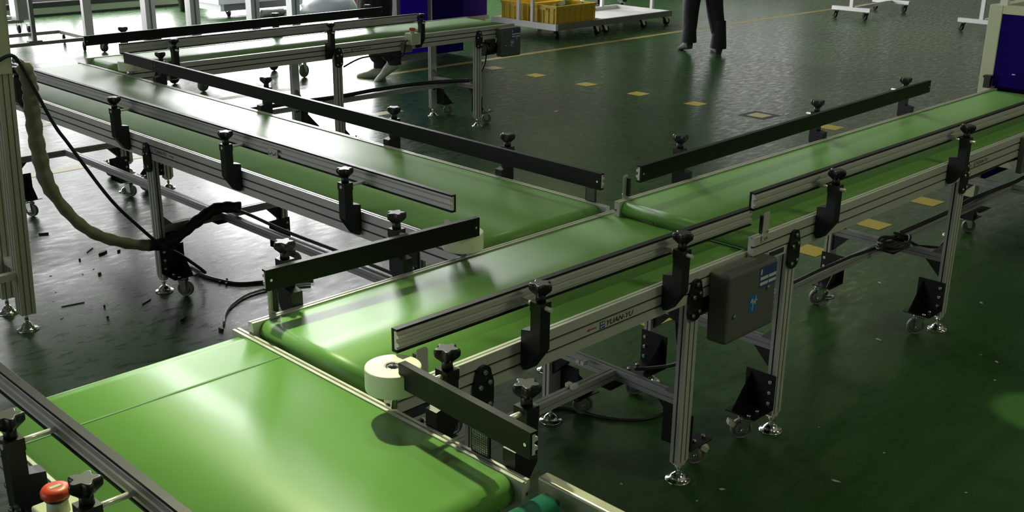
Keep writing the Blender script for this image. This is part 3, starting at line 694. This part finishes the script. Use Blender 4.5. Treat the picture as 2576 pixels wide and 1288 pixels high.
bits = [(1.447,2.803,.060,.018,.3),(1.521,2.775,.022,.010,.2),(1.124,2.108,.010,.008,0),(1.364,3.31,.05,.006,-.5),(1.603,3.376,.05,.006,.9),(1.423,2.894,.08,.006,.7),(1.075,1.975,.012,.01,0),(1.30,1.73,.05,.008,.5),(1.36,1.52,.012,.03,.2),
        (1.299,2.523,.022,.014,.4),(1.319,2.782,.012,.008,0),(1.035,2.228,.100,.004,-.2),(1.287,2.033,.07,.006,.45),(1.67,1.984,.03,.012,.6),(1.655,2.02,.012,.012,.1),(1.70,2.03,.016,.008,1.2)]
for k, (x, y, a, b, r) in enumerate(bits):
    mb = MB().prism([(-a/2,-b/2),(a*.1,-b*.6),(a/2,-b*.2),(a*.45,b/2),(-a*.2,b*.35)], 'z', 0.0003, .004 + .006*(a < .07))
    lb = {0: 'largest black scrap on the floor below the lowest sag of the grey hose', 1: 'small black scrap just right of the largest one below the grey hose', 11: 'long thin dark stick on the floor right of the machine frame foot', 12: 'dark stick on the floor left of the long conveyor foot', 13: 'black clip lying against the thin cable on the floor'}.get(k, 'small black scrap lying on the floor left of the conveyors')
    tag(obj('scrap', mb, RUBBER, None, (x,y,0), r), lb, 'scrap', 'black scraps on the floor at left')
chips = [(2.135,-.943,.032,.010),(3.306,-.484,.034,.014),(3.95,-.154,.026,.012),(3.268,-.992,.012,.008),(3.469,-.853,.010,.007),(3.444,-.926,.020,.012),(2.42,-.964,.007,.006),(2.371,-1.269,.008,.006),(1.713,-.70,.008,.006),(1.827,-.715,.020,.011),(4.05,-.607,.024,.010),(4.55,.22,.02,.012),(4.917,.137,.026,.014),(1.62,-.47,.010,.008),(2.425,-.713,.006,.005)]
for x, y, a, b in chips:
    mb = MB().prism([(-a/2,-b*.2),(-a*.2,-b/2),(a*.4,-b*.4),(a/2,b*.1),(a*.1,b/2)], 'z', .0003, .0022)
    tag(obj('chip', mb, PALEBIT, None, (x,y,0), random.uniform(0,3)), 'tiny pale chip lying on the green floor at right', 'chip', 'pale chips on the floor at right')
chips2 = [(.932,2.111,.020,.012),(1.241,2.578,.010,.008),(1.311,2.612,.010,.008),(1.046,2.433,.008,.006),(1.12,2.66,.012,.007),(.99,2.33,.012,.007)]
for x, y, a, b in chips2:
    mb = MB().prism([(-a/2,-b*.2),(-a*.2,-b/2),(a*.4,-b*.4),(a/2,b*.1),(a*.1,b/2)], 'z', .0003, .0022)
    tag(obj('chip', mb, PALEBIT, None, (x,y,0), random.uniform(0,3)), 'tiny pale chip lying on the floor near the left machine frame', 'chip', 'pale chips on the floor at left')
for x, y, a, b, l in ((5.772,3.654,.05,.03,'pale paper scrap on the aisle floor beside the rear conveyor caster'),(7.102,2.297,.09,.03,'thin pale strip on the floor beside the dark bordered tape square')):
    tag(obj('scrap', MB().prism([(-a/2,-b/2),(a/2,-b*.3),(a*.4,b/2),(-a*.3,b*.4)], 'z', .0003, .002), PALEBIT, None, (x,y,0)), l, 'scrap')

# ------------------------------------------------------------------ blue cabinet at the end of the right conveyor
K = thing('cabinet', 'cream framed cabinet with dark blue panels at the end of the right conveyor', 'cabinet', (5.9,-.33,0))
for (x, y) in ((5.29,.005), (5.29,-.70), (6.5,.005), (6.5,-.70)):
    obj('post', MB().box(-.03,.03,-.035,.035,0,1.21), CREAM, K, (x,y,0), bevel=.003)
obj('top_rail', MB().box(5.262,5.32,-.67,-.03,1.165,1.21), CREAM, K, (0,0,0), bevel=.003)
for y in (.005, -.70): obj('side_rail', MB().box(5.32,6.47,y-.03,y+.03,1.165,1.21), CREAM, K, (0,0,0), bevel=.003)
obj('front_panel', MB().box(5.270,5.280,-.665,-.026,.779,1.165), NAVY, K, (0,0,0), label='dark blue front panel')
obj('lower_panel', MB().box(5.275,5.285,-.665,-.60,.40,.60), NAVY, K, (0,0,0))
obj('side_panel', MB().box(5.33,6.46,.015,.025,.20,1.16), NAVY, K, (0,0,0)); obj('side_panel', MB().box(5.33,6.46,-.72,-.71,.20,1.16), NAVY, K, (0,0,0))
obj('top_panel', MB().box(5.32,6.47,-.66,-.04,1.17,1.18), NAVY, K, (0,0,0))
obj('lower_rail', MB().box(5.275,5.305,-.665,-.03,.34,.40), CREAM, K, (0,0,0))
obj('mark', MB().box(5.2685,5.270,-.145,-.128,.850,.856), WHITEP, K, (0,0,0))
obj('side_post', MB().box(5.275,5.31,-.045,-.005,1.21,1.75), WHITEM, K, (0,0,0))
obj('bumper', MB().box(5.20,5.235,-.043,-.010,.775,.83).box(5.195,5.24,-.048,-.006,.83,.842), BLACK, K, (0,0,0))

# ------------------------------------------------------------------ background carts and panels
def caster(parent, x, y, zt=.12, ang=0.0, name='caster', r=.05):
    mb = MB()
    mb.prism([(-.026,zt),(.026,zt),(.040,r*.8),(.012,r*.8)], 'y', -.030, -.027).prism([(-.026,zt),(.026,zt),(.040,r*.8),(.012,r*.8)], 'y', .027, .030).box(-.035,.035,-.032,.032,zt-.006,zt)
    o = obj('caster_fork', mb, CHROME, parent, (x,y,0), ang)
    rings = [[(.026+q*math.cos(2*PI*i/20), yy, r+q*math.sin(2*PI*i/20)) for i in range(20)] for q, yy in ((.012,-.018),(.030,-.016),(.034,-.012),(r*.92,-.015),(r,-.006),(r,.006),(r*.92,.015),(.034,.012),(.030,.016),(.012,.018))]
    obj('caster_wheel', MB().ring(rings), RUBBER, o)
    return o
# platform cart with crates
K1 = thing('platform_cart', 'white platform cart carrying two yellow crates behind the rear conveyor', 'cart', (9.15,6.95,0))
for nm, bx in (('front_beam', (8.76,9.56,6.40,6.44)), ('rear_beam', (8.76,9.56,7.44,7.48))):
    obj(nm, MB().box(*bx, .115,.185), GREYM if nm[0] == 'f' else WHITEM, K1, (0,0,0))
obj('side_beam', MB().box(8.72,8.76,6.40,7.48,.115,.185), WHITEM, K1, (0,0,0)); obj('side_beam', MB().box(9.56,9.585,6.40,7.48,.115,.185), GREYM, K1, (0,0,0))
obj('deck', MB().box(8.76,9.56,6.44,7.44,.140,.150), GREYM, K1, (0,0,0))
for y in (7.03, 6.80): obj('post', MB().box(8.725,8.765,y-.02,y+.02,.185,1.25), WHITEM, K1, (0,0,0))
obj('handle', MB().box(8.725,8.765,6.82,7.01,1.21,1.25), WHITEM, K1, (0,0,0))
for x, y in ((8.80,6.46), (9.50,6.46), (8.80,7.42), (9.50,7.42)): caster(K1, x, y, .115, random.uniform(-.5,.5))
def crate(x0, x1, y0, y1, z0, z1, label):
    t = thing('crate', label, 'crate', ((x0+x1)/2,(y0+y1)/2,z0), 'yellow crates on the platform cart')
    c = ((x0+x1)/2,(y0+y1)/2,z0); a, b, h = (x1-x0)/2, (y1-y0)/2, z1-z0; th = .012
    obj('shell', MB().box(-a,a,-b,-b+th,0,h).box(-a,a,b-th,b,0,h).box(-a,-a+th,-b+th,b-th,0,h).box(a-th,a,-b+th,b-th,0,h).box(-a,a,-b,b,0,.01), CRATE, t, c)
    obj('rim', MB().box(-a-.012,a+.012,-b-.012,-b,h-.03,h).box(-a-.012,a+.012,b,b+.012,h-.03,h).box(-a-.012,-a,-b,b,h-.03,h).box(a,a+.012,-b,b,h-.03,h), CRATE, t, c)
    obj('band', MB().box(-a-.007,a+.007,-b-.007,-b,h*.62,h*.66).box(-a-.007,-a,-b,b,h*.62,h*.66), CRATE, t, c)
    for k in range(7):
        x = -a + 2*a*(k+.5)/7; obj('rib', MB().box(x-.006,x+.006,-b-.010,-b,0,h-.03), CRATE, t, c)
    for k in range(5):
        y = -b + 2*b*(k+.5)/5; obj('rib', MB().box(-a-.010,-a,y-.006,y+.006,0,h-.03), CRATE, t, c)
    obj('handle', MB().box(-a-.020,-a,-.06,.06,h*.78,h*.90), CRATE, t, c)
crate(8.80, 9.50, 6.47, 6.88, .150, .385, 'yellow plastic crate at the front of the white platform cart')
crate(8.80, 9.50, 6.93, 7.38, .150, .385, 'yellow plastic crate behind the other on the white platform cart')
for k, (x, y, s_) in enumerate(((8.93,6.60,.10),(9.22,6.72,.12),(9.17,6.55,.06),(9.42,6.62,.07))):
    pts = [(1,0,0),(0,1,0),(-1,0,0),(0,-1,0),(0,0,.9),(.6,.6,.4),(-.6,.5,.5),(-.5,-.6,.45),(.6,-.5,.5)]
    mb = MB().add([(p[0]*s_*random.uniform(.8,1.1), p[1]*s_*.8, p[2]*s_*.8) for p in pts], [(0,5,1),(5,4,1),(1,4,6),(1,6,2),(2,6,7),(6,4,7),(2,7,3),(3,7,8),(7,4,8),(3,8,0),(8,4,5),(8,5,0),(0,1,2,3)])
    tag(obj('scrap_sheet', mb, SACK, None, (x,y,.33)), 'crumpled dark green sheet heaped in the front yellow crate', 'sheet', 'sheets heaped in the front crate')
# second white cart
K2 = thing('frame_cart', 'low white frame cart right of the crates', 'cart', (10.1,6.95,0))
obj('front_beam', MB().box(9.60,10.95,6.40,6.44,.115,.185), GREYM, K2, (0,0,0)); obj('rear_beam', MB().box(9.60,10.95,7.30,7.34,.115,.185), WHITEM, K2, (0,0,0))
obj('side_beam', MB().box(9.60,9.64,6.44,7.30,.115,.185), WHITEM, K2, (0,0,0)); obj('side_beam', MB().box(10.91,10.95,6.44,7.30,.115,.185), WHITEM, K2, (0,0,0))
obj('deck', MB().box(9.64,10.91,6.44,7.30,.13,.14), WHITEM, K2, (0,0,0))
for x in (10.22, 10.62): obj('post', MB().box(x-.02,x+.02,7.30,7.34,.185,1.4), WHITEM, K2, (0,0,0))
obj('post', MB().box(10.91,10.95,6.70,6.74,.185,1.4), WHITEM, K2, (0,0,0))
for x, y in ((9.66,6.46), (10.40,6.46), (10.88,6.46), (9.66,7.28), (10.88,7.28)): caster(K2, x, y, .115, random.uniform(-.5,.5))
# dark legged stand behind
K4 = thing('dark_stand', 'dark stand on casters behind the white frame cart', 'stand', (10.9,7.9,0))
for x in (10.55, 11.2, 11.75): obj('leg', MB().box(x-.05,x+.05,7.85,7.95,.12,.9), PLATE, K4, (0,0,0)); caster(K4, x, 7.9, .12, .4)
obj('tray', MB().box(10.5,11.8,7.7,8.1,.9,.95), PLATE, K4, (0,0,0))
# T foot stands
def tstand(x, y0, y1, x2, lab):
    t = thing('wheeled_stand', lab, 'stand', (x,(y0+y1)/2,0))
    obj('foot_bar', MB().box(x-.03,x+.03,y0,y1,.115,.165), WHITEM, t, (0,0,0))
    obj('upright', MB().box(x-.025,x+.025,(y0+y1)/2-.025,(y0+y1)/2+.025,.165,1.6), WHITEM, t, (0,0,0))
    for y in (y0+.06, y1-.06): caster(t, x, y, .115, 1.0)
    obj('foot_bar', MB().box(x2-.03,x2+.03,y0+.1,y1+.1,.115,.165), WHITEM, t, (0,0,0))
    for y in (y0+.16, y1+.04): caster(t, x2, y, .115, 1.0)
    obj('tie_bar', MB().prism([(x+.03,(y0+y1)/2-.02),(x2-.03,(y0+y1)/2+.08),(x2-.03,(y0+y1)/2+.12),(x+.03,(y0+y1)/2+.02)], 'z', .12, .16), WHITEM, t, (0,0,0))
    obj('upright', MB().box(x2-.025,x2+.025,(y0+y1)/2+.075,(y0+y1)/2+.125,.165,1.6), WHITEM, t, (0,0,0))
    obj('tray', MB().box(x-.05,x2+.05,y0,y1+.1,1.6,1.64), WHITEM, t, (0,0,0))
tstand(13.35, 4.86, 5.43, 14.7, 'wheeled white stand at the top of the aisle')
tstand(13.35, 3.05, 3.64, 14.7, 'wheeled white stand partly behind the dark blue cabinet')
# blue panels behind the rear conveyor, lit and shaded tones put into their colours
K5 = thing('blue_cabinet', 'grey framed cabinet with a blue door coloured as lit and a blue box coloured as shaded behind the rear conveyor', 'cabinet', (6.7,6.6,0))
obj('frame', MB().box(6.27,6.72,6.31,6.60,.03,1.6), GREYM, K5, (0,0,0)); obj('door', MB().box(6.315,6.665,6.295,6.31,.10,1.5), BLUE_LIT, K5, (0,0,0), label='blue door coloured as lit')
obj('edge_strip', MB().box(6.722,6.738,6.31,6.33,.02,1.6), WHITEM, K5, (0,0,0))
obj('box', MB().box(6.74,7.20,6.34,6.80,.05,1.5), NAVY, K5, (0,0,0), label='blue box coloured as shaded')
K6 = thing('wall_box', 'navy box on a grey base far behind the blue cabinet', 'box', (8.6,8.0,0))
obj('body', MB().box(8.15,8.95,7.8,8.3,.16,1.4), NAVY, K6, (0,0,0)); obj('base', MB().box(8.13,8.97,7.78,8.3,.11,.16), GREYM, K6, (0,0,0))
for x in (8.2, 8.9): caster(K6, x, 7.85, .11)
# bench posts on the left
K7 = thing('work_bench', 'tall white legged work bench behind the rear conveyor', 'bench', (6.1,9.8,0))
for (x, y) in ((5.30,9.62), (5.74,9.40), (6.56,9.42), (7.10,9.36)):
    o = obj('leg', MB().box(-.060,.060,-.06,.06,.01,1.2), WHITEM, K7, (x,y,0)); obj('slot', MB().box(-.010,.010,-.063,-.060,.05,1.2), GREYM, o)
    obj('foot_plate', MB().box(-.09,.09,-.09,.09,0,.01), GREYM, o)
obj('top', MB().box(5.1,7.3,9.2,10.2,1.2,1.25), WHITEM, K7, (0,0,0))
K8 = thing('white_trolley', 'low white trolley on casters by the far wall', 'trolley', (7.6,10.9,0))
obj('body', MB().box(6.95,8.2,10.75,11.3,.085,.18), GREYM, K8, (0,0,0)); obj('deck', MB().box(6.85,8.3,10.70,11.4,.18,.30), WHITEM, K8, (0,0,0)); obj('end_cap', MB().box(6.90,6.95,10.74,11.3,.085,.185), WHITEM, K8, (0,0,0))
for x in (7.05, 8.1): caster(K8, x, 10.82, .085, .6, r=.036)
for k, x in enumerate((7.55,)): tag(obj('pipe_roll', MB().cyl((7.40,10.55,.045), (7.72,10.52,.045), .045, n=20).cyl((7.70,10.52,.045), (7.76,10.515,.045), .030, n=16), GREYM), 'short grey roll lying on the floor under the white trolley', 'roll')
def lump(n, sx, sy, sz):
    mb = MB(); rows = 8; cols = 16; rings = []
    for j in range(rows):
        t = PI/2*j/(rows-1)*.96; rings.append([(sx*math.cos(t)*math.cos(2*PI*i/cols)*random.uniform(.86,1.08), sy*math.cos(t)*math.sin(2*PI*i/cols)*random.uniform(.86,1.08), sz*math.sin(t)) for i in range(cols)])
    return mb.ring(rings)
tag(obj('wrapped_bundle', lump(0,.45,.3,.30), WRAP, None, (8.35,10.35,0)), 'shiny clear plastic wrapped bundle on the far floor', 'bundle')
tag(obj('sack', lump(0,.42,.3,.26), ORANGE, None, (9.1,10.9,0)), 'orange brown sack on the far floor beside the wrapped bundle', 'sack')
tag(obj('black_bin', MB().lathe([(.08,0),(.10,.16),(.11,.17)], n=18), BLACK, None, (6.95,11.75,0)), 'small black bin against the far wall', 'bin')
# left carts
K9 = thing('tube_cart', 'grey tube frame cart on casters at the far left', 'cart', (3.9,9.4,0))
obj('front_bar', MB().box(3.0,4.42,9.18,9.22,.115,.150), GREYM, K9, (0,0,0)); obj('rear_bar', MB().box(3.0,4.42,9.9,9.94,.115,.150), GREYM, K9, (0,0,0))
for x in (3.02, 4.38): obj('side_bar', MB().box(x-.02,x+.02,9.22,9.9,.115,.150), GREYM, K9, (0,0,0))
obj('upright', MB().box(3.78,3.82,9.18,9.22,.15,1.3), GREYM, K9, (0,0,0)); obj('upright', MB().box(4.34,4.43,9.17,9.23,.15,1.3), WHITEM, K9, (0,0,0))
obj('upright_foot', MB().box(3.73,3.87,9.17,9.23,.15,.165), GREYM, K9, (0,0,0)); obj('shelf', MB().box(3.0,4.43,9.17,9.95,1.3,1.34), GREYM, K9, (0,0,0))
for x, y in ((4.33,9.22), (4.40,8.93+.95), (3.06,9.22), (3.06,9.9)): caster(K9, x, y, .115, 1.2)
caster(K9, 4.47, 9.21-.20, .115, 1.9)
K10 = thing('shelf_cart', 'shelf cart with a broad grey post at the top left corner', 'cart', (4.2,11.1,0))
obj('bar', MB().box(3.2,4.40,10.95,11.0,.13,.165), GREYM, K10, (0,0,0)); obj('post', MB().box(4.33,4.46,10.9,11.06,.165,1.4), GREYM, K10, (0,0,0)); obj('edge', MB().box(4.30,4.33,10.9,11.06,.165,1.4), WHITEM, K10, (0,0,0))
obj('shelf', MB().box(3.2,4.25,10.9,11.5,.19,.22), WHITEM, K10, (0,0,0))
for x, y in ((4.36,11.0), (4.42,10.85), (3.3,11.0)): caster(K10, x, y, .13, 1.4)
# caster cart seen beneath the rear conveyor
K11 = thing('low_dolly', 'low dolly with pale casters seen beneath the rear conveyor', 'dolly', (4.6,6.6,0))
obj('deck', MB().box(4.0,5.2,6.30,6.9,.16,.20), GREYM, K11, (0,0,0))
for x in (4.06, 5.13):
    c = caster(K11, x, 6.34, .16, .3, r=.062); c.children[0].data = c.children[0].data.copy(); c.children[0].data.materials[0] = TYRE
for x in (4.06, 5.13): caster(K11, x, 6.85, .16, .3, r=.062)

# ------------------------------------------------------------------ people
def person(loc, rz, label, legs, shoe_m, arm=.1):
    t = thing('person', label, 'person', loc, None, rz)
    (lh, lk, la), (rh, rk, ra) = legs
    vs = [(0,0,.98),(0,0,1.12),(0,.01,1.30),(0,0,1.44),(0,0,1.50),
          lh, lk, la, rh, rk, ra,
          (-.19,0,1.43),(-.25,.02,1.17),(-.25,arm,.93),(.19,0,1.43),(.25,.02,1.17),(.25,.02-arm,.93)]
    es = [(0,1),(1,2),(2,3),(3,4),(0,5),(5,6),(6,7),(0,8),(8,9),(9,10),(3,11),(11,12),(12,13),(3,14),(14,15),(15,16)]
    rs = [.155,.145,.165,.11,.058, .125,.105,.085,.125,.105,.085, .075,.055,.042,.075,.055,.042]
    me = bpy.data.meshes.new('body'); me.from_pydata(vs, es, []); me.materials.append(CLOTH)
    o = obj('body', me, None, t); o.location = (0,0,0)
    sk = o.modifiers.new('skin', 'SKIN'); sk.use_smooth_shade = True
    for i, v in enumerate(me.skin_vertices[0].data): v.radius = (rs[i], rs[i]*(.72 if i < 4 else .95)); v.use_root = (i == 0)
    sb = o.modifiers.new('sub', 'SUBSURF'); sb.levels = 2; sb.render_levels = 2
    def part(name, mb, mt, l=(0,0,0), rot=None):
        q = bpy.data.objects.new(name, mb.mesh(name, mt)); COL.objects.link(q); q.parent = t; q.location = l
        if rot: q.rotation_euler = rot
        return q
    for an, pitch in ((la, legs[0][3] if len(legs[0]) > 3 else 0), (ra, 0)): pass
    # head with face
    hd = MB(); rings = []
    for z, a, b, yo in ((1.49,.055,.060,0),(1.53,.062,.075,.012),(1.57,.070,.092,.012),(1.62,.076,.100,.006),(1.67,.077,.102,0),(1.71,.070,.094,-.004),(1.745,.045,.062,-.004),(1.757,.015,.02,-.004)):
        rings.append([(a*math.cos(2*PI*i/24), yo + b*math.sin(2*PI*i/24), z) for i in range(24)])
    h = part('head', hd.ring(rings), SKIN)
    def sub(name, mb, mt):
        q = bpy.data.objects.new(name, mb.mesh(name, mt)); COL.objects.link(q); q.parent = h
    sub('nose', MB().prism([(.098,1.635),(.122,1.600),(.100,1.594)], 'x', -.011, .011), SKIN)
    for s_ in (-1, 1):
        sub('eye', MB().lathe([(.002,-.004),(.011,0),(.002,.004)], (s_*.031,.096,1.637), 10), HAIR)
        sub('ear', MB().box(min(s_*.074,s_*.086), max(s_*.074,s_*.086), -.018, .016, 1.60, 1.655), SKIN)
    sub('mouth', MB().box(-.022,.022,.094,.101,1.566,1.572), ORANGE)
    hr = [[(a*math.cos(2*PI*i/24), -.016 + b*math.sin(2*PI*i/24), z) for i in range(24)] for z, a, b in ((1.60,.078,.086),(1.66,.083,.098),(1.72,.076,.094),(1.755,.050,.064),(1.768,.015,.02))]
    sub('hair', MB().ring(hr), HAIR)
    for s_, ay in ((-1, arm), (1, .02-arm)):
        hb = MB().ring([[(s_*.25 + rx*math.cos(2*PI*i/10), ay + ry*math.sin(2*PI*i/10), z) for i in range(10)] for z, rx, ry in ((.94,.022,.028),(.90,.020,.040),(.85,.017,.042))])
        for f_ in range(4): hb.tube([(s_*.25, ay-.030+.02*f_, .855), (s_*.252, ay-.030+.02*f_, .815), (s_*.245, ay-.028+.02*f_, .78+.006*abs(f_-1.5))], [.0085,.008,.006], 7)
        hb.tube([(s_*.25, ay+.036, .90), (s_*.245, ay+.058, .870), (s_*.24, ay+.062, .842)], [.010,.009,.007], 7)
        part('hand', hb, SKIN)
    return t, part
def shoe(L=.28, w=.045, h=.10, boot=False):
    rings = []
    for y, hw, hh in ((-.085,.030,.055),(-.07,.040,h),(-.02,.042,h+.02 if boot else h),(.03,.042,h*.85),(.08,.046,.060),(.13,.046,.048),(.17,.036,.036),(.185,.018,.022)):
        rings.append([(hw*math.cos(a), y, max(0, hh*.5 + hh*.5*math.sin(a)) if math.sin(a) > -.6 else 0.0) for a in [2*PI*i/16 for i in range(16)]])
    return MB().ring(rings)
def hem(r0, r1, z0, z1):
    return MB().ring([[(r*math.cos(2*PI*i/20), r*1.15*math.sin(2*PI*i/20), z) for i in range(20)] for r, z in ((r0,z0),(r0*.97,z0+.04),(r1,z1))], False, False)
# person in the aisle, walking away
t, part = person((9.29,4.75,0), math.radians(-35), 'walking person in dark trousers and dark boots in the aisle', (((-.09,0,.93),(-.115,.06,.50),(-.13,.02,.15)), ((.09,0,.93),(.125,-.02,.50),(.17,-.13,.15))), SHOE)
part('boot', shoe(boot=True), SHOE, (-.13,.06,0.03), (-.18,0,.1)); part('boot', shoe(boot=True), SHOE, (.17,-.08,0), (0,0,-.1))
part('trouser_hem', hem(.086,.062,.095,.36), CLOTH, (-.13,.02,.02)); part('trouser_hem', hem(.088,.062,.065,.36), CLOTH, (.165,-.12,0))
# person behind the rear conveyor
t, part = person((5.61,5.82,0), math.radians(55), 'person in dark work clothes and grey sneakers standing behind the rear conveyor', (((-.10,0,.93),(-.11,.08,.50),(-.10,-.17,.19)), ((.10,0,.93),(.11,.06,.50),(.10,-.04,.13))), SNEAK)
part('sneaker', shoe(), SNEAK, (-.10,-.13,.075), (-.60,0,0)); part('sneaker', shoe(), SNEAK, (.10,.0,0), (0,0,0))
part('trouser_hem', hem(.058,.085,.15,.36), CLOTH, (-.10,-.16,0)); part('trouser_hem', hem(.056,.080,.09,.34), CLOTH, (.10,-.04,0))
part('jacket', MB().ring([[(a*math.cos(2*PI*i/24), b*math.sin(2*PI*i/24), z) for i in range(24)] for z, a, b in ((.46,.185,.150),(.70,.20,.165),(1.0,.205,.155),(1.30,.21,.15),(1.46,.12,.09))]), CLOTH)
